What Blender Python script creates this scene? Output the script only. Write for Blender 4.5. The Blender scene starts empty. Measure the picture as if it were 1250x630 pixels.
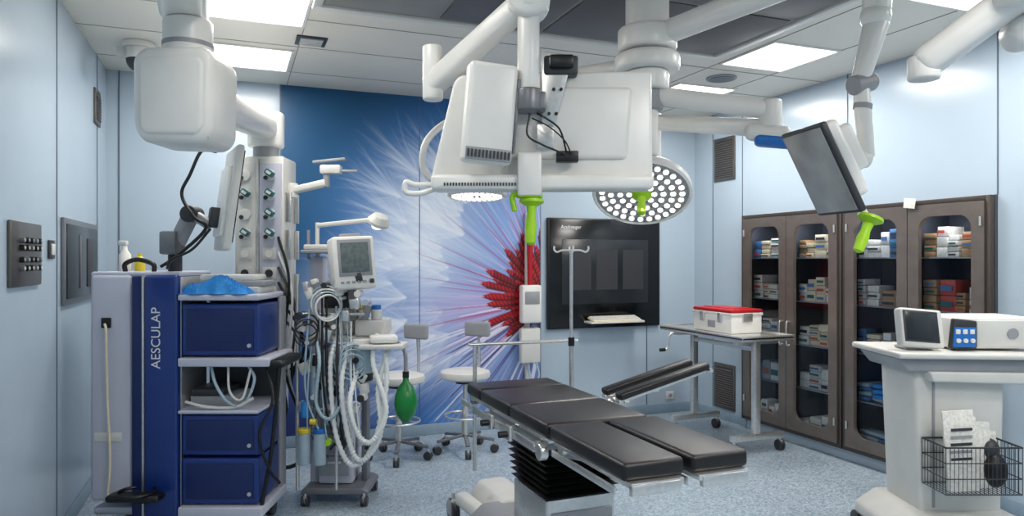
import bpy, bmesh, math, random
import numpy as np
from mathutils import Matrix, Vector, Euler
random.seed(4); np.random.seed(4)
rad=math.radians
YAW=-21.57
def lin(c):
    return tuple((x/12.92 if x<=0.04045 else ((x+0.055)/1.055)**2.4) for x in c)
def rgb(r,g,b): return lin((r/255,g/255,b/255))

# ---------------------------------------------------------------- materials
def mat(name,col,rough=0.5,metal=0.0,var=0.04,scale=30,bump=0.0,emit=None,es=0,coat=0.0,bscale=None):
    m=bpy.data.materials.new(name); m.use_nodes=True
    nt=m.node_tree; b=nt.nodes['Principled BSDF']
    c=rgb(*col)
    tc=nt.nodes.new('ShaderNodeTexCoord'); nz=nt.nodes.new('ShaderNodeTexNoise')
    nz.inputs['Scale'].default_value=scale; nz.inputs['Detail'].default_value=3
    nt.links.new(tc.outputs['Object'],nz.inputs['Vector'])
    r=nt.nodes.new('ShaderNodeValToRGB')
    r.color_ramp.elements[0].position=0.35; r.color_ramp.elements[1].position=0.65
    r.color_ramp.elements[0].color=tuple(max(0,x*(1-var)) for x in c)+(1,)
    r.color_ramp.elements[1].color=tuple(min(1,x*(1+var)) for x in c)+(1,)
    nt.links.new(nz.outputs['Fac'],r.inputs['Fac'])
    nt.links.new(r.outputs['Color'],b.inputs['Base Color'])
    b.inputs['Roughness'].default_value=rough; b.inputs['Metallic'].default_value=metal
    b.inputs['Coat Weight'].default_value=coat
    if bump>0:
        n2=nt.nodes.new('ShaderNodeTexNoise'); n2.inputs['Scale'].default_value=bscale or scale
        nt.links.new(tc.outputs['Object'],n2.inputs['Vector'])
        bp=nt.nodes.new('ShaderNodeBump'); bp.inputs['Strength'].default_value=bump; bp.inputs['Distance'].default_value=0.01
        nt.links.new(n2.outputs['Fac'],bp.inputs['Height']); nt.links.new(bp.outputs['Normal'],b.inputs['Normal'])
    if emit:
        b.inputs['Emission Color'].default_value=rgb(*emit)+(1,); b.inputs['Emission Strength'].default_value=es
    return m
M_wall=mat('wall_blue_panel',(172,188,202),0.22,0,0.02,2)
M_ceil=mat('ceiling_panel',(232,226,214),0.45,0,0.03,1.5)
M_seam=mat('seam_grey',(84,98,112),0.5)
M_seamc=mat('seam_ceiling',(150,146,138),0.5)
M_white=mat('white_plastic',(232,230,225),0.3,0,0.02,8)
M_white2=mat('ivory_plastic',(212,211,206),0.4,0,0.03,8)
M_grey=mat('grey_plastic',(150,152,156),0.45,0,0.04,10)
M_lav=mat('lavender_grey_paint',(190,192,206),0.42,0,0.03,4)
M_dgrey=mat('dark_grey_plastic',(48,50,54),0.45)
M_mgrey=mat('mid_grey_metal',(120,122,126),0.38,0.5)
M_black=mat('black_plastic',(14,14,16),0.4)
M_cush=mat('black_vinyl_cushion',(22,18,19),0.36,0,0.15,60,0.15,bscale=300)
M_bell=mat('black_rubber',(10,10,11),0.55)
M_steel=mat('brushed_steel',(216,215,212),0.3,0.85,0.06,40)
M_steelp=mat('steel_panel',(112,108,103),0.38,0.8,0.08,12)
M_bronze=mat('grey_bronze_door',(124,114,107),0.34,0.6,0.08,10)
M_bronzed=mat('bronze_dark_frame',(80,73,68),0.4,0.5)
M_inside=mat('cabinet_interior',(66,70,80),0.6)
M_shelf=mat('shelf_metal',(150,154,160),0.3,0.4)
M_blue=mat('navy_blue_paint',(18,50,120),0.3,0,0.06,5,coat=0.2)
M_navy=mat('deep_navy',(13,34,90),0.35)
M_sky=mat('light_blue_drape',(40,140,215),0.6,0,0.12,20)
M_bcap=mat('blue_cap',(30,110,190),0.35)
M_lime=mat('lime_green_handle',(165,215,30),0.4,0,0.05,20)
M_green=mat('green_rubber_bag',(10,120,50),0.3,0,0.1,15)
M_teal=mat('teal_outlet',(20,105,110),0.4)
M_yel=mat('yellow_plastic',(225,200,50),0.4)
M_red=mat('red_lid',(180,24,34),0.35)
M_beige=mat('beige_plastic',(222,210,180),0.45)
M_screen=mat('screen_glass_black',(7,8,10),0.16,0,0.1,3)
M_screen2=mat('screen_off_grey',(34,38,42),0.2,0,0.1,3)
M_screen3=mat('screen_tilted_grey',(150,152,152),0.2,0,0.25,4)
M_lcd=mat('lcd_pale',(100,112,112),0.2,0,0.2,40)
M_hose=mat('white_hose',(222,226,226),0.35)
M_hose2=mat('clear_hose',(160,182,194),0.2)
M_paper=mat('paper_white',(225,222,214),0.7,0,0.12,60)
M_card=mat('carton_tan',(176,140,100),0.7)
M_pblue=mat('package_blue',(70,118,170),0.5)
M_pred=mat('package_red',(190,80,70),0.5)
M_led=mat('led_white',(255,255,250),0.3,emit=(255,250,240),es=1.0)
M_lumpanel=mat('light_diffuser',(255,255,250),0.4,emit=(255,250,238),es=4)
M_vent=mat('vent_taupe',(112,104,100),0.5,0.3)
M_lamin=mat('laminar_mesh_dark',(94,91,92),0.5,0.2,0.06,3)
M_lamin2=mat('laminar_mesh_mid',(146,143,137),0.5,0.2,0.06,3)

def glass_mat():
    m=bpy.data.materials.new('cabinet_glass'); m.use_nodes=True
    nt=m.node_tree; nt.nodes.clear()
    o=nt.nodes.new('ShaderNodeOutputMaterial'); mx=nt.nodes.new('ShaderNodeMixShader')
    t=nt.nodes.new('ShaderNodeBsdfTransparent'); t.inputs['Color'].default_value=(0.93,0.95,0.97,1)
    g=nt.nodes.new('ShaderNodeBsdfGlossy'); g.inputs['Roughness'].default_value=0.05
    f=nt.nodes.new('ShaderNodeFresnel'); f.inputs['IOR'].default_value=1.2
    nt.links.new(f.outputs[0],mx.inputs['Fac']); nt.links.new(t.outputs[0],mx.inputs[1]); nt.links.new(g.outputs[0],mx.inputs[2])
    nt.links.new(mx.outputs[0],o.inputs['Surface']); return m
M_glass=glass_mat()

def floor_mat():
    m=bpy.data.materials.new('floor_vinyl_speckled'); m.use_nodes=True
    nt=m.node_tree; b=nt.nodes['Principled BSDF']
    tc=nt.nodes.new('ShaderNodeTexCoord')
    v=nt.nodes.new('ShaderNodeTexVoronoi'); v.inputs['Scale'].default_value=90
    n=nt.nodes.new('ShaderNodeTexNoise'); n.inputs['Scale'].default_value=2.0
    nt.links.new(tc.outputs['Object'],v.inputs['Vector']); nt.links.new(tc.outputs['Object'],n.inputs['Vector'])
    r=nt.nodes.new('ShaderNodeValToRGB'); e=r.color_ramp.elements
    e[0].position=0.0; e[0].color=rgb(128,147,164)+(1,)
    e[1].position=1.0; e[1].color=rgb(196,208,218)+(1,)
    k=e.new(0.45); k.color=rgb(162,179,193)+(1,)
    sep=nt.nodes.new('ShaderNodeSeparateColor'); nt.links.new(v.outputs['Color'],sep.inputs[0])
    nt.links.new(sep.outputs[0],r.inputs['Fac'])
    mx=nt.nodes.new('ShaderNodeMixRGB'); mx.blend_type='MULTIPLY'; mx.inputs['Fac'].default_value=0.2
    nt.links.new(r.outputs['Color'],mx.inputs[1]); nt.links.new(n.outputs['Fac'],mx.inputs[2])
    nt.links.new(mx.outputs[0],b.inputs['Base Color']); b.inputs['Roughness'].default_value=0.28
    return m
M_floor=floor_mat()

# ---------------------------------------------------------------- builder
def crom(pts,n=8):
    P=[Vector(p) for p in pts]
    if len(P)<3: return [P[0].lerp(P[-1],i/n) for i in range(n+1)]
    out=[]; Q=[2*P[0]-P[1]]+P+[2*P[-1]-P[-2]]
    for i in range(1,len(Q)-2):
        a,b,c,d=Q[i-1],Q[i],Q[i+1],Q[i+2]
        for k in range(n):
            t=k/n
            out.append(0.5*((2*b)+(c-a)*t+(2*a-5*b+4*c-d)*t*t+(3*b-a-3*c+d)*t**3))
    out.append(P[-1]); return out
def frame(p1,p2):
    z=(Vector(p2)-Vector(p1)).normalized()
    up=Vector((0,0,1)) if abs(z.z)<0.95 else Vector((0,1,0))
    x=up.cross(z).normalized(); y=z.cross(x)
    M=Matrix((x,y,z)).transposed().to_4x4(); M.translation=(Vector(p1)+Vector(p2))/2
    return M
class A:
    def __init__(s,name,loc=(0,0),yaw=0):
        s.name=name; s.loc=(loc[0],loc[1],loc[2] if len(loc)>2 else 0); s.yaw=yaw; s.bm=bmesh.new(); s.m=[]
    def mi(s,m):
        if m not in s.m: s.m.append(m)
        return s.m.index(m)
    def add(s,b,m,M=None):
        if M is not None: b.transform(M)
        i=s.mi(m)
        for f in b.faces: f.material_index=i; f.smooth=True
        t=bpy.data.meshes.new('t'); b.to_mesh(t); b.free(); s.bm.from_mesh(t); bpy.data.meshes.remove(t)
    def box(s,c,size,m,rot=(0,0,0),bev=0.006,seg=2,M=None):
        b=bmesh.new(); bmesh.ops.create_cube(b,size=1); bmesh.ops.scale(b,vec=size,verts=b.verts)
        bv=min(bev,min(size)*0.45)
        if bv>0.0008: bmesh.ops.bevel(b,geom=b.edges[:],offset=bv,segments=seg,affect='EDGES',profile=0.5)
        T=Matrix.Translation(c)@Euler([rad(a) for a in rot]).to_matrix().to_4x4()
        if M is not None: T=M@T
        s.add(b,m,T)
    def bx(s,x0,x1,y0,y1,z0,z1,m,bev=0.006,seg=2):
        s.box(((x0+x1)/2,(y0+y1)/2,(z0+z1)/2),(abs(x1-x0),abs(y1-y0),abs(z1-z0)),m,bev=bev,seg=seg)
    def beam(s,p1,p2,w,h,m,bev=0.02,seg=3,ext=0):
        L=(Vector(p2)-Vector(p1)).length+ext
        s.box((0,0,0),(w,h,L),m,bev=bev,seg=seg,M=frame(p1,p2))
    def cyl(s,p1,p2,r,m,r2=None,seg=24,bev=0.0):
        b=bmesh.new(); L=(Vector(p2)-Vector(p1)).length
        bmesh.ops.create_cone(b,cap_ends=True,segments=seg,radius1=r,radius2=r if r2 is None else r2,depth=L)
        if bev>0:
            E=[e for e in b.edges if len(e.link_faces)==2 and max(len(f.verts) for f in e.link_faces)>4]
            bmesh.ops.bevel(b,geom=E,offset=bev,segments=3,affect='EDGES',profile=0.5)
        s.add(b,m,frame(p1,p2))
    def sph(s,c,r,m,rot=(0,0,0),seg=20):
        b=bmesh.new(); bmesh.ops.create_uvsphere(b,u_segments=seg,v_segments=seg//2+2,radius=1)
        if not hasattr(r,'__len__'): r=(r,r,r)
        bmesh.ops.scale(b,vec=r,verts=b.verts)
        s.add(b,m,Matrix.Translation(c)@Euler([rad(a) for a in rot]).to_matrix().to_4x4())
    def tube(s,pts,r,m,n=8,seg=10,rib=0):
        P=crom(pts,n); b=bmesh.new(); rings=[]; pr=None
        for i,p in enumerate(P):
            d=(P[min(i+1,len(P)-1)]-P[max(i-1,0)]).normalized()
            if pr is None:
                pr=Vector((0,0,1)).cross(d)
                if pr.length<0.1: pr=Vector((1,0,0)).cross(d)
            pr=(pr-d*pr.dot(d)).normalized(); q=d.cross(pr)
            rr=r*(1+(rib if i%2 else -rib))
            rings.append([b.verts.new(p+(pr*math.cos(a)+q*math.sin(a))*rr) for a in [2*math.pi*k/seg for k in range(seg)]])
        for i in range(len(rings)-1):
            for k in range(seg):
                b.faces.new((rings[i][k],rings[i][(k+1)%seg],rings[i+1][(k+1)%seg],rings[i+1][k]))
        b.faces.new(rings[0][::-1]); b.faces.new(rings[-1])
        s.add(b,m)
    def ring(s,c,R,r,m,rot=(0,0,0),n=36,arc=(0,360)):
        E=Euler([rad(a) for a in rot]).to_matrix()
        pts=[Vector(c)+E@Vector((math.cos(rad(a))*R,math.sin(rad(a))*R,0)) for a in np.linspace(arc[0],arc[1],n)]
        s.tube(pts,r,m,n=1,seg=8)
    def lathe(s,prof,m,M=None,seg=32):
        b=bmesh.new(); R=[]
        for (r,z) in prof:
            R.append([b.verts.new((r*math.cos(2*math.pi*k/seg),r*math.sin(2*math.pi*k/seg),z)) for k in range(seg)])
        for i in range(len(R)-1):
            for k in range(seg): b.faces.new((R[i][k],R[i][(k+1)%seg],R[i+1][(k+1)%seg],R[i+1][k]))
        b.faces.new(R[0][::-1]); b.faces.new(R[-1]); bmesh.ops.recalc_face_normals(b,faces=b.faces)
        s.add(b,m,M)
    def slab(s,pts,y0,y1,m,bev=0.01,M=None):
        """polygon in x,z extruded along y"""
        b=bmesh.new(); v=[b.verts.new((x,y0,z)) for x,z in pts]; f=b.faces.new(v)
        r=bmesh.ops.extrude_face_region(b,geom=[f]); vs=[g for g in r['geom'] if isinstance(g,bmesh.types.BMVert)]
        bmesh.ops.translate(b,vec=(0,y1-y0,0),verts=vs); bmesh.ops.recalc_face_normals(b,faces=b.faces)
        if bev>0: bmesh.ops.bevel(b,geom=b.edges[:],offset=bev,segments=3,affect='EDGES',profile=0.5)
        s.add(b,m,M)
    def holed(s,x0,x1,z0,z1,hx0,hx1,hz0,hz1,rr,y0,y1,m):
        b=bmesh.new()
        O=[b.verts.new((x,y0,z)) for x,z in ((x0,z0),(x1,z0),(x1,z1),(x0,z1))]
        H=[]
        for cx,cz,a0 in ((hx1-rr,hz1-rr,0),(hx0+rr,hz1-rr,90),(hx0+rr,hz0+rr,180),(hx1-rr,hz0+rr,270)):
            for k in range(7):
                a=rad(a0+15*k); H.append(b.verts.new((cx+rr*math.cos(a),y0,cz+rr*math.sin(a))))
        E=[b.edges.new((O[i],O[(i+1)%4])) for i in range(4)]+[b.edges.new((H[i],H[(i+1)%len(H)])) for i in range(len(H))]
        bmesh.ops.triangle_fill(b,use_beauty=True,use_dissolve=False,edges=E)
        for f in b.faces[:]:
            if all(v in H for v in f.verts):
                c=f.calc_center_median()
                if hx0+rr*0.6<c.x<hx1-rr*0.6 or hz0+rr<c.z<hz1-rr: b.faces.remove(f)
        r=bmesh.ops.extrude_face_region(b,geom=b.faces[:]); vs=[g for g in r['geom'] if isinstance(g,bmesh.types.BMVert)]
        bmesh.ops.translate(b,vec=(0,y1-y0,0),verts=vs); bmesh.ops.recalc_face_normals(b,faces=b.faces)
        s.add(b,m)
    def castor(s,x,y,r=0.05,m=None,z0=0.0,yaw=0):
        c=math.cos(rad(yaw)); d=math.sin(rad(yaw))
        for o in (-0.014,0.014):
            s.cyl((x+o*c-0.009*c,y+o*d-0.009*d,z0+r),(x+o*c+0.009*c,y+o*d+0.009*d,z0+r),r,m or M_dgrey,seg=20,bev=0.003)
        s.box((x,y,z0+r*1.25),(r*0.9,r*1.3,r*1.5),M_grey,bev=r*0.3,rot=(0,0,yaw))
        s.cyl((x,y,z0+r*1.8),(x,y,z0+r*2.5),0.011,M_steel,seg=12)
    def done(s,parent=None):
        me=bpy.data.meshes.new(s.name); s.bm.to_mesh(me); s.bm.free()
        for m in s.m: me.materials.append(m)
        me.set_sharp_from_angle(angle=rad(38))
        o=bpy.data.objects.new(s.name,me); bpy.context.scene.collection.objects.link(o)
        if parent: o.parent=parent      # parts share the parent's local frame
        else:
            o.location=s.loc; o.rotation_euler=(0,0,rad(s.yaw))
        return o
def text(body,parent,name,M,size,m):
    c=bpy.data.curves.new(name,'FONT'); c.body=body; c.size=size; c.extrude=0.0008; c.align_x='CENTER'; c.align_y='CENTER'
    c.materials.append(m); o=bpy.data.objects.new(name,c); bpy.context.scene.collection.objects.link(o)
    o.parent=parent; o.matrix_local=M; return o
def axes(x,y,z,t):
    M=Matrix((Vector(x),Vector(y),Vector(z))).transposed().to_4x4(); M.translation=t; return M

# ---------------------------------------------------------------- room
XL,XR,YB,YF,H=-0.92,4.565,6.26,-1.6,3.08
a=A('floor'); a.bx(XL-0.1,XR+0.6,YF-0.1,YB+0.1,-0.1,0,M_floor,bev=0); a.done()
a=A('ceiling'); a.bx(XL-0.1,XR+0.6,YF-0.1,YB+0.1,H,H+0.1,M_ceil,bev=0); a.done()
a=A('wall_left'); a.bx(XL-0.1,XL,YF,YB,0,H,M_wall,bev=0); a.done()
a=A('wall_back'); a.bx(XL-0.1,XR+0.1,YB,YB+0.1,0,H,M_wall,bev=0); a.done()
a=A('wall_front'); a.bx(XL-0.1,XR+0.1,YF-0.1,YF,0,H,M_wall,bev=0); a.done()
CY1,CY0,CZ0,CZ1=5.44,3.06,0.09,2.02
a=A('wall_right')
a.bx(XR,XR+0.1,CY1,YB,0,H,M_wall,bev=0); a.bx(XR,XR+0.1,YF,CY0,0,H,M_wall,bev=0)
a.bx(XR,XR+0.1,CY0,CY1,CZ1,H,M_wall,bev=0); a.bx(XR,XR+0.1,CY0,CY1,0,CZ0,M_wall,bev=0); a.done()
a=A('trim_back')
for x in (-0.833,0.367,1.57,2.77,3.97): a.bx(x-0.004,x+0.004,YB-0.007,YB,0.1,H,M_seam,bev=0)
a.done()
a=A('trim_left')
for y in (0.4,1.6,2.8,3.5,4.6,5.85): a.bx(XL,XL+0.004,y-0.004,y+0.004,0.1,H,M_seam,bev=0)
a.done()
a=A('trim_right')
for y in (0.6,1.8,5.5,5.95): a.bx(XR-0.004,XR,y-0.004,y+0.004,0.1,H,M_seam,bev=0)
for y in (3.06,4.25): a.bx(XR-0.004,XR,y-0.004,y+0.004,CZ1,H,M_seam,bev=0)
a.done()
M_base=mat('baseboard_blue',(142,162,178),0.35)
a=A('baseboard_back'); a.bx(XL,XR,YB-0.012,YB,0,0.1,M_base); a.done()
a=A('baseboard_left'); a.bx(XL,XL+0.012,YF,YB-0.012,0,0.1,M_base); a.done()
a=A('baseboard_right'); a.bx(XR-0.012,XR,CY1,YB-0.012,0,0.09,M_base); a.bx(XR-0.012,XR,YF,CY0,0,0.09,M_base); a.done()
a=A('trim_ceiling')
for x in (-0.25,0.42,3.4,4.0): a.bx(x-0.003,x+0.003,YF,YB,H-0.003,H,M_seamc,bev=0)
for y in (4.5,5.1,5.8): a.bx(XL,XR,y-0.003,y+0.003,H-0.003,H,M_seamc,bev=0)
a.done()

# laminar air flow ceiling field
a=A('laminar_airflow_ceiling')
x0,x1,y0,y1=0.42,3.25,1.0,4.2
a.bx(x0,x1,y0,y1,H-0.02,H,M_lamin2,bev=0)
def fr(x0,x1,y0,y1,w,z0,z1,m):
    a.bx(x0,x1,y0,y0+w,z0,z1,m,0.004); a.bx(x0,x1,y1-w,y1,z0,z1,m,0.004)
    a.bx(x0,x0+w,y0+w,y1-w,z0,z1,m,0.004); a.bx(x1-w,x1,y0+w,y1-w,z0,z1,m,0.004)
fr(x0,x1,y0,y1,0.05,H-0.035,H,M_white2)
nx,ny=4,4
for i in range(nx):
    for j in range(ny):
        cx0=x0+0.06+i*(x1-x0-0.12)/nx; cx1=cx0+(x1-x0-0.12)/nx-0.03
        cy0=y0+0.06+j*(y1-y0-0.12)/ny; cy1=cy0+(y1-y0-0.12)/ny-0.03
        a.bx(cx0,cx1,cy0,cy1,H-0.028,H-0.02,M_lamin if (i in (1,2,3)) else M_lamin2,0.003)
a.done()

def light_panel(x,y,w=0.6,power=55,l=0.6):
    a=A('ceiling_light_panel',(x,y,H))
    W=w/2; L=l/2
    for (p,q,r_,s_) in ((-W,W,-L,-L+0.02),(-W,W,L-0.02,L),(-W,-W+0.02,-L+0.02,L-0.02),(W-0.02,W,-L+0.02,L-0.02)):
        a.bx(p,q,r_,s_,-0.012,0,M_white,0.003)
    a.bx(-W+0.02,W-0.02,-L+0.02,L-0.02,-0.006,0,M_lumpanel,bev=0)
    o=a.done()
    ld=bpy.data.lights.new('lamp','AREA'); ld.shape='RECTANGLE'; ld.size=w-0.06; ld.size_y=l-0.06; ld.energy=power; ld.color=(1,0.965,0.92)
    lo=bpy.data.objects.new('lamp',ld); bpy.context.scene.collection.objects.link(lo); lo.parent=o; lo.location=(0,0,-0.015)
for x,y,p in ((0.10,5.49,18),(0.12,4.35,20),(3.70,4.07,25),(3.76,5.25,22),(3.8,2.6,23),(3.8,0.8,20),(0.0,2.6,12),(0.0,0.6,12),(2.0,0.3,34),(2.0,-0.9,24)):  # panels near and behind the camera are added to light the room
    light_panel(x,y,power=p)

a=A('ceiling_vent',(0.487,4.92,H)); a.bx(-0.1,0.1,-0.1,0.1,-0.012,0,M_dgrey); a.bx(-0.075,0.075,-0.075,0.075,-0.016,-0.01,M_grey); 
for k in range(5): a.bx(-0.07,0.07,-0.06+k*0.03-0.004,-0.06+k*0.03+0.004,-0.022,-0.014,M_white2,0.001)
a.done()
a=A('ceiling_speaker',(3.69,4.70,H)); a.cyl((0,0,-0.014),(0,0,0),0.12,M_grey,bev=0.004); a.cyl((0,0,-0.018),(0,0,-0.01),0.1,M_mgrey); a.done()
a=A('security_camera',(-0.60,5.40,H),YAW)
a.cyl((0,0,-0.04),(0,0,0),0.10,M_white2,bev=0.008); a.cyl((0,0,-0.12),(0,0,-0.04),0.085,M_white2,bev=0.01)
a.sph((0,0,-0.12),0.08,M_dgrey); a.bx(-0.14,-0.06,-0.03,0.03,-0.1,-0.03,M_white2); a.done()

# ---------------------------------------------------------------- mural
def mural():
    X0,X1=0.367,2.77; NX,NZ=500,620
    Z0,Z1=0.1,H
    dx=(X1-X0)/(NX-1); dz=(Z1-Z0)/(NZ-1)
    xs=np.linspace(X0,X1,NX); zs=np.linspace(Z0,Z1,NZ)
    X,Z=np.meshgrid(xs,zs)
    cx,cz=2.86,1.22
    dxm,dzm=X-cx,Z-cz; R=np.hypot(dxm,dzm)
    def S(a,b,t): 
        t=np.clip((t-a)/(b-a),0,1); return t*t*(3-2*t)
    def C(r,g,b): return np.array(rgb(r,g,b))
    img=np.zeros((NZ,NX,3))+C(2,72,114)
    w=S(2.6,1.6,R)[...,None]; img=img*(1-w)+C(46,116,186)*w
    w=S(1.75,0.7,R)[...,None]; img=img*(1-w)+C(130,162,220)*w
    w=(S(1.25,0.4,Z)*S(2.3,0.2,X))[...,None]*0.75; img=img*(1-w)+C(78,92,158)*w
    w=(S(0.75,0.15,Z)*S(1.3,0.4,X))[...,None]*0.8; img=img*(1-w)+C(20,32,92)*w
    w=(S(0.95,0.3,Z)*S(1.9,2.5,X))[...,None]*0.6; img=img*(1-w)+C(54,64,128)*w
    w=(np.exp(-(((X-1.6)/0.42)**2+((Z-1.8)/0.55)**2)))[...,None]*0.75; img=img*(1-w)+C(230,240,253)*w
    w=(np.exp(-(((X-1.7)/0.6)**2+((Z-0.75)/0.3)**2)))[...,None]*0.45; img=img*(1-w)+C(206,214,242)*w
    w=(np.exp(-(((X-2.1)/0.5)**2+((Z-1.15)/0.2)**2)))[...,None]*0.5; img=img*(1-w)+C(204,166,214)*w
    w=(np.exp(-(((X-0.9)/0.35)**2+((Z-1.3)/0.28)**2)))[...,None]*0.5; img=img*(1-w)+C(215,228,250)*w
    acc=np.zeros((NZ,NX))
    def stroke(x,z,th,L,wt,curve=0.0):
        n=int(L/dx*1.3)+2; t=np.linspace(0,1,n)
        ang=th+curve*t; px=x-np.cumsum(np.cos(ang))*L/n; pz=z+np.cumsum(np.sin(ang))*L/n
        I=(px-X0)/dx; J=(pz-Z0)/dz; i=np.floor(I).astype(int); j=np.floor(J).astype(int)
        k=(i>=0)&(i<NX-1)&(j>=0)&(j<NZ-1); f=I-i; g=J-j; i=i[k]; j=j[k]; f=f[k]; g=g[k]
        w=(wt*np.sin(np.pi*np.clip(t*0.85+0.12,0,1)))[k]
        np.add.at(acc,(j,i),w*(1-f)*(1-g)); np.add.at(acc,(j,i+1),w*f*(1-g))
        np.add.at(acc,(j+1,i),w*(1-f)*g); np.add.at(acc,(j+1,i+1),w*f*g)
    rs=np.random.RandomState(7)
    for k in range(280):
        th=math.radians(rs.uniform(-60,105)); r0=rs.uniform(0.5,1.1)
        stroke(cx-math.cos(th)*r0,cz+math.sin(th)*r0,th+rs.uniform(-.06,.06),rs.uniform(0.6,1.2),rs.uniform(0.1,0.35),rs.uniform(-.15,.15))
    for k in range(75):
        th=math.radians(rs.uniform(-30,98)); r0=rs.uniform(1.0,1.75)
        bx,bz=cx-math.cos(th)*r0,cz+math.sin(th)*r0; ww=rs.uniform(0.6,1.8)
        for q in range(46):
            o=rs.normal(0,0.36)
            stroke(bx,bz,th+o,rs.uniform(0.3,0.7)*math.exp(-o*o),rs.uniform(0.08,0.28)*ww,rs.uniform(-.3,.3))
    b=acc.copy()
    for _ in range(6):
        b=(b+np.roll(b,1,0)+np.roll(b,-1,0)+np.roll(b,1,1)+np.roll(b,-1,1))/5
    A_=np.clip(acc*0.3+b*0.9,0,2.4)
    w=(1-np.exp(-A_*1.0))[...,None]*0.95; img=img*(1-w)+C(236,242,252)*w
    def wedge(th,r0,r1,w0,w1,col,al,shade=True):
        nonlocal img
        a_=np.radians(th); ux,uz=-math.cos(a_),math.sin(a_)
        s_=(dxm*ux+dzm*uz); p=(dxm*-uz+dzm*ux)
        t=(s_-r0)/(r1-r0); hw=np.clip(w0+(w1-w0)*t,0.001,1)
        m=(S(1.15,0.85,np.abs(p)/hw)*S(-0.02,0.03,t)*S(1.02,0.97,t))*al
        c=np.broadcast_to(col,img.shape).copy()
        if shade: 
            sh=(0.35+0.75*(1-(p/hw+0.3)**2))*(0.8+0.4*np.sin(s_*170+p*90))
            c=c*np.clip(sh,0.08,1.3)[...,None]
        img=img*(1-m[...,None])+c*m[...,None]
    for k in range(30):
        wedge(rs.uniform(-40,75),0.5,rs.uniform(0.9,1.7),0.010,0.002,C(170,70,140),0.55,False)
    for k in range(14):
        wedge(rs.uniform(-75,-15),0.1,rs.uniform(0.9,1.4),0.014,0.004,C(70,44,110),0.7,False)
        wedge(rs.uniform(-80,-5),0.3,rs.uniform(0.9,1.6),0.016,0.004,C(235,232,248),0.75,False)
    w=(S(0.42,0.22,R))[...,None]; img=img*(1-w)+C(44,12,50)*w
    for k in range(19):
        th=-40+k*7.2+rs.uniform(-3,3); L=rs.uniform(0.44,0.78)
        wedge(th,0.14,L,0.03,0.036,C(124+rs.randint(0,66),14,32),1.0)
        wedge(th,L-0.02,L+0.09,0.036,0.002,C(196,36,54),1.0)
        wedge(th,L+0.05,L+0.3,0.006,0.002,C(225,190,220),0.8,False)
    for k in range(14):
        wedge(-34+k*10,0.1,rs.uniform(0.34,0.48),0.04,0.02,C(190,36,48),1.0)
    img=np.clip(img,0,1)
    V=np.stack([X,np.full_like(X,YB-0.006),Z],-1).reshape(-1,3)
    idx=np.arange(NX*NZ).reshape(NZ,NX)
    F=np.stack([idx[:-1,:-1],idx[:-1,1:],idx[1:,1:],idx[1:,:-1]],-1).reshape(-1,4)
    me=bpy.data.meshes.new('mural'); me.vertices.add(len(V)); me.vertices.foreach_set('co',V.ravel())
    me.loops.add(F.size); me.loops.foreach_set('vertex_index',F.ravel().astype(np.int32))
    me.polygons.add(len(F)); me.polygons.foreach_set('loop_start',np.arange(0,F.size,4,dtype=np.int32))
    me.update(calc_edges=True); me.validate()
    at=me.color_attributes.new('paint','FLOAT_COLOR','POINT')
    at.data.foreach_set('color',np.concatenate([img.reshape(-1,3),np.ones((NX*NZ,1))],1).astype(np.float32).ravel())
    m=bpy.data.materials.new('mural_print'); m.use_nodes=True; nt=m.node_tree; bs=nt.nodes['Principled BSDF']
    n=nt.nodes.new('ShaderNodeAttribute'); n.attribute_name='paint'; nt.links.new(n.outputs['Color'],bs.inputs['Base Color'])
    bs.inputs['Roughness'].default_value=0.35; me.materials.append(m)
    o=bpy.data.objects.new('dandelion_mural',me); bpy.context.scene.collection.objects.link(o)
mural()

# ---------------------------------------------------------------- left wall fittings (local x -> +Y)
a=A('control_panel',(XL,3.93,0),90)
a.bx(-0.26,0.26,-0.018,0,1.475,1.775,M_steelp,0.006)
for j,z in enumerate((1.69,1.655,1.60,1.56)):
    for k in range(5):
        x=-0.13+k*0.075
        a.cyl((x,-0.036,z),(x,-0.015,z),0.014,M_black if (k+j)%3 else M_mgrey,seg=14)
        a.cyl((x,-0.040,z),(x,-0.034,z),0.008,M_white2 if j%2 else M_steel,seg=10)
a.done()
a=A('light_switch',(XL,4.45,0),90); a.bx(-0.06,0.06,-0.012,0,1.605,1.705,M_dgrey); a.bx(-0.035,0.035,-0.018,-0.01,1.625,1.685,M_white2); a.done()
a=A('viewing_window_panel',(XL,5.235,0),90)
a.bx(-0.54,0.54,-0.02,0,1.333,1.844,M_mgrey,0.006); a.bx(-0.49,0.49,-0.026,-0.015,1.37,1.81,M_screen,0.003)
a.bx(-0.15,-0.13,-0.035,-0.02,1.42,1.76,M_mgrey); a.bx(0.1,0.42,-0.03,-0.02,1.42,1.74,M_dgrey,0.004); a.done()
def vent(name,loc,yaw,w,z0,z1,m=M_vent):
    a=A(name,loc,yaw); a.bx(-w/2,w/2,-0.015,0,z0,z1,M_steelp,0.004); a.bx(-w/2+0.03,w/2-0.03,-0.018,-0.01,z0+0.03,z1-0.03,M_dgrey,0.002)
    n=int((z1-z0-0.06)/0.022)
    for k in range(n): a.box((0,-0.02,z0+0.04+k*0.022),(w-0.06,0.012,0.006),m,rot=(30,0,0),bev=0.001)
    a.done()
vent('wall_vent',(XL,5.82,0),90,0.22,2.57,2.82)
vent('wall_vent',(XR,5.76,0),-90,0.32,2.39,2.82)
vent('wall_vent',(XR,5.76,0),-90,0.32,0.11,0.56)

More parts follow.
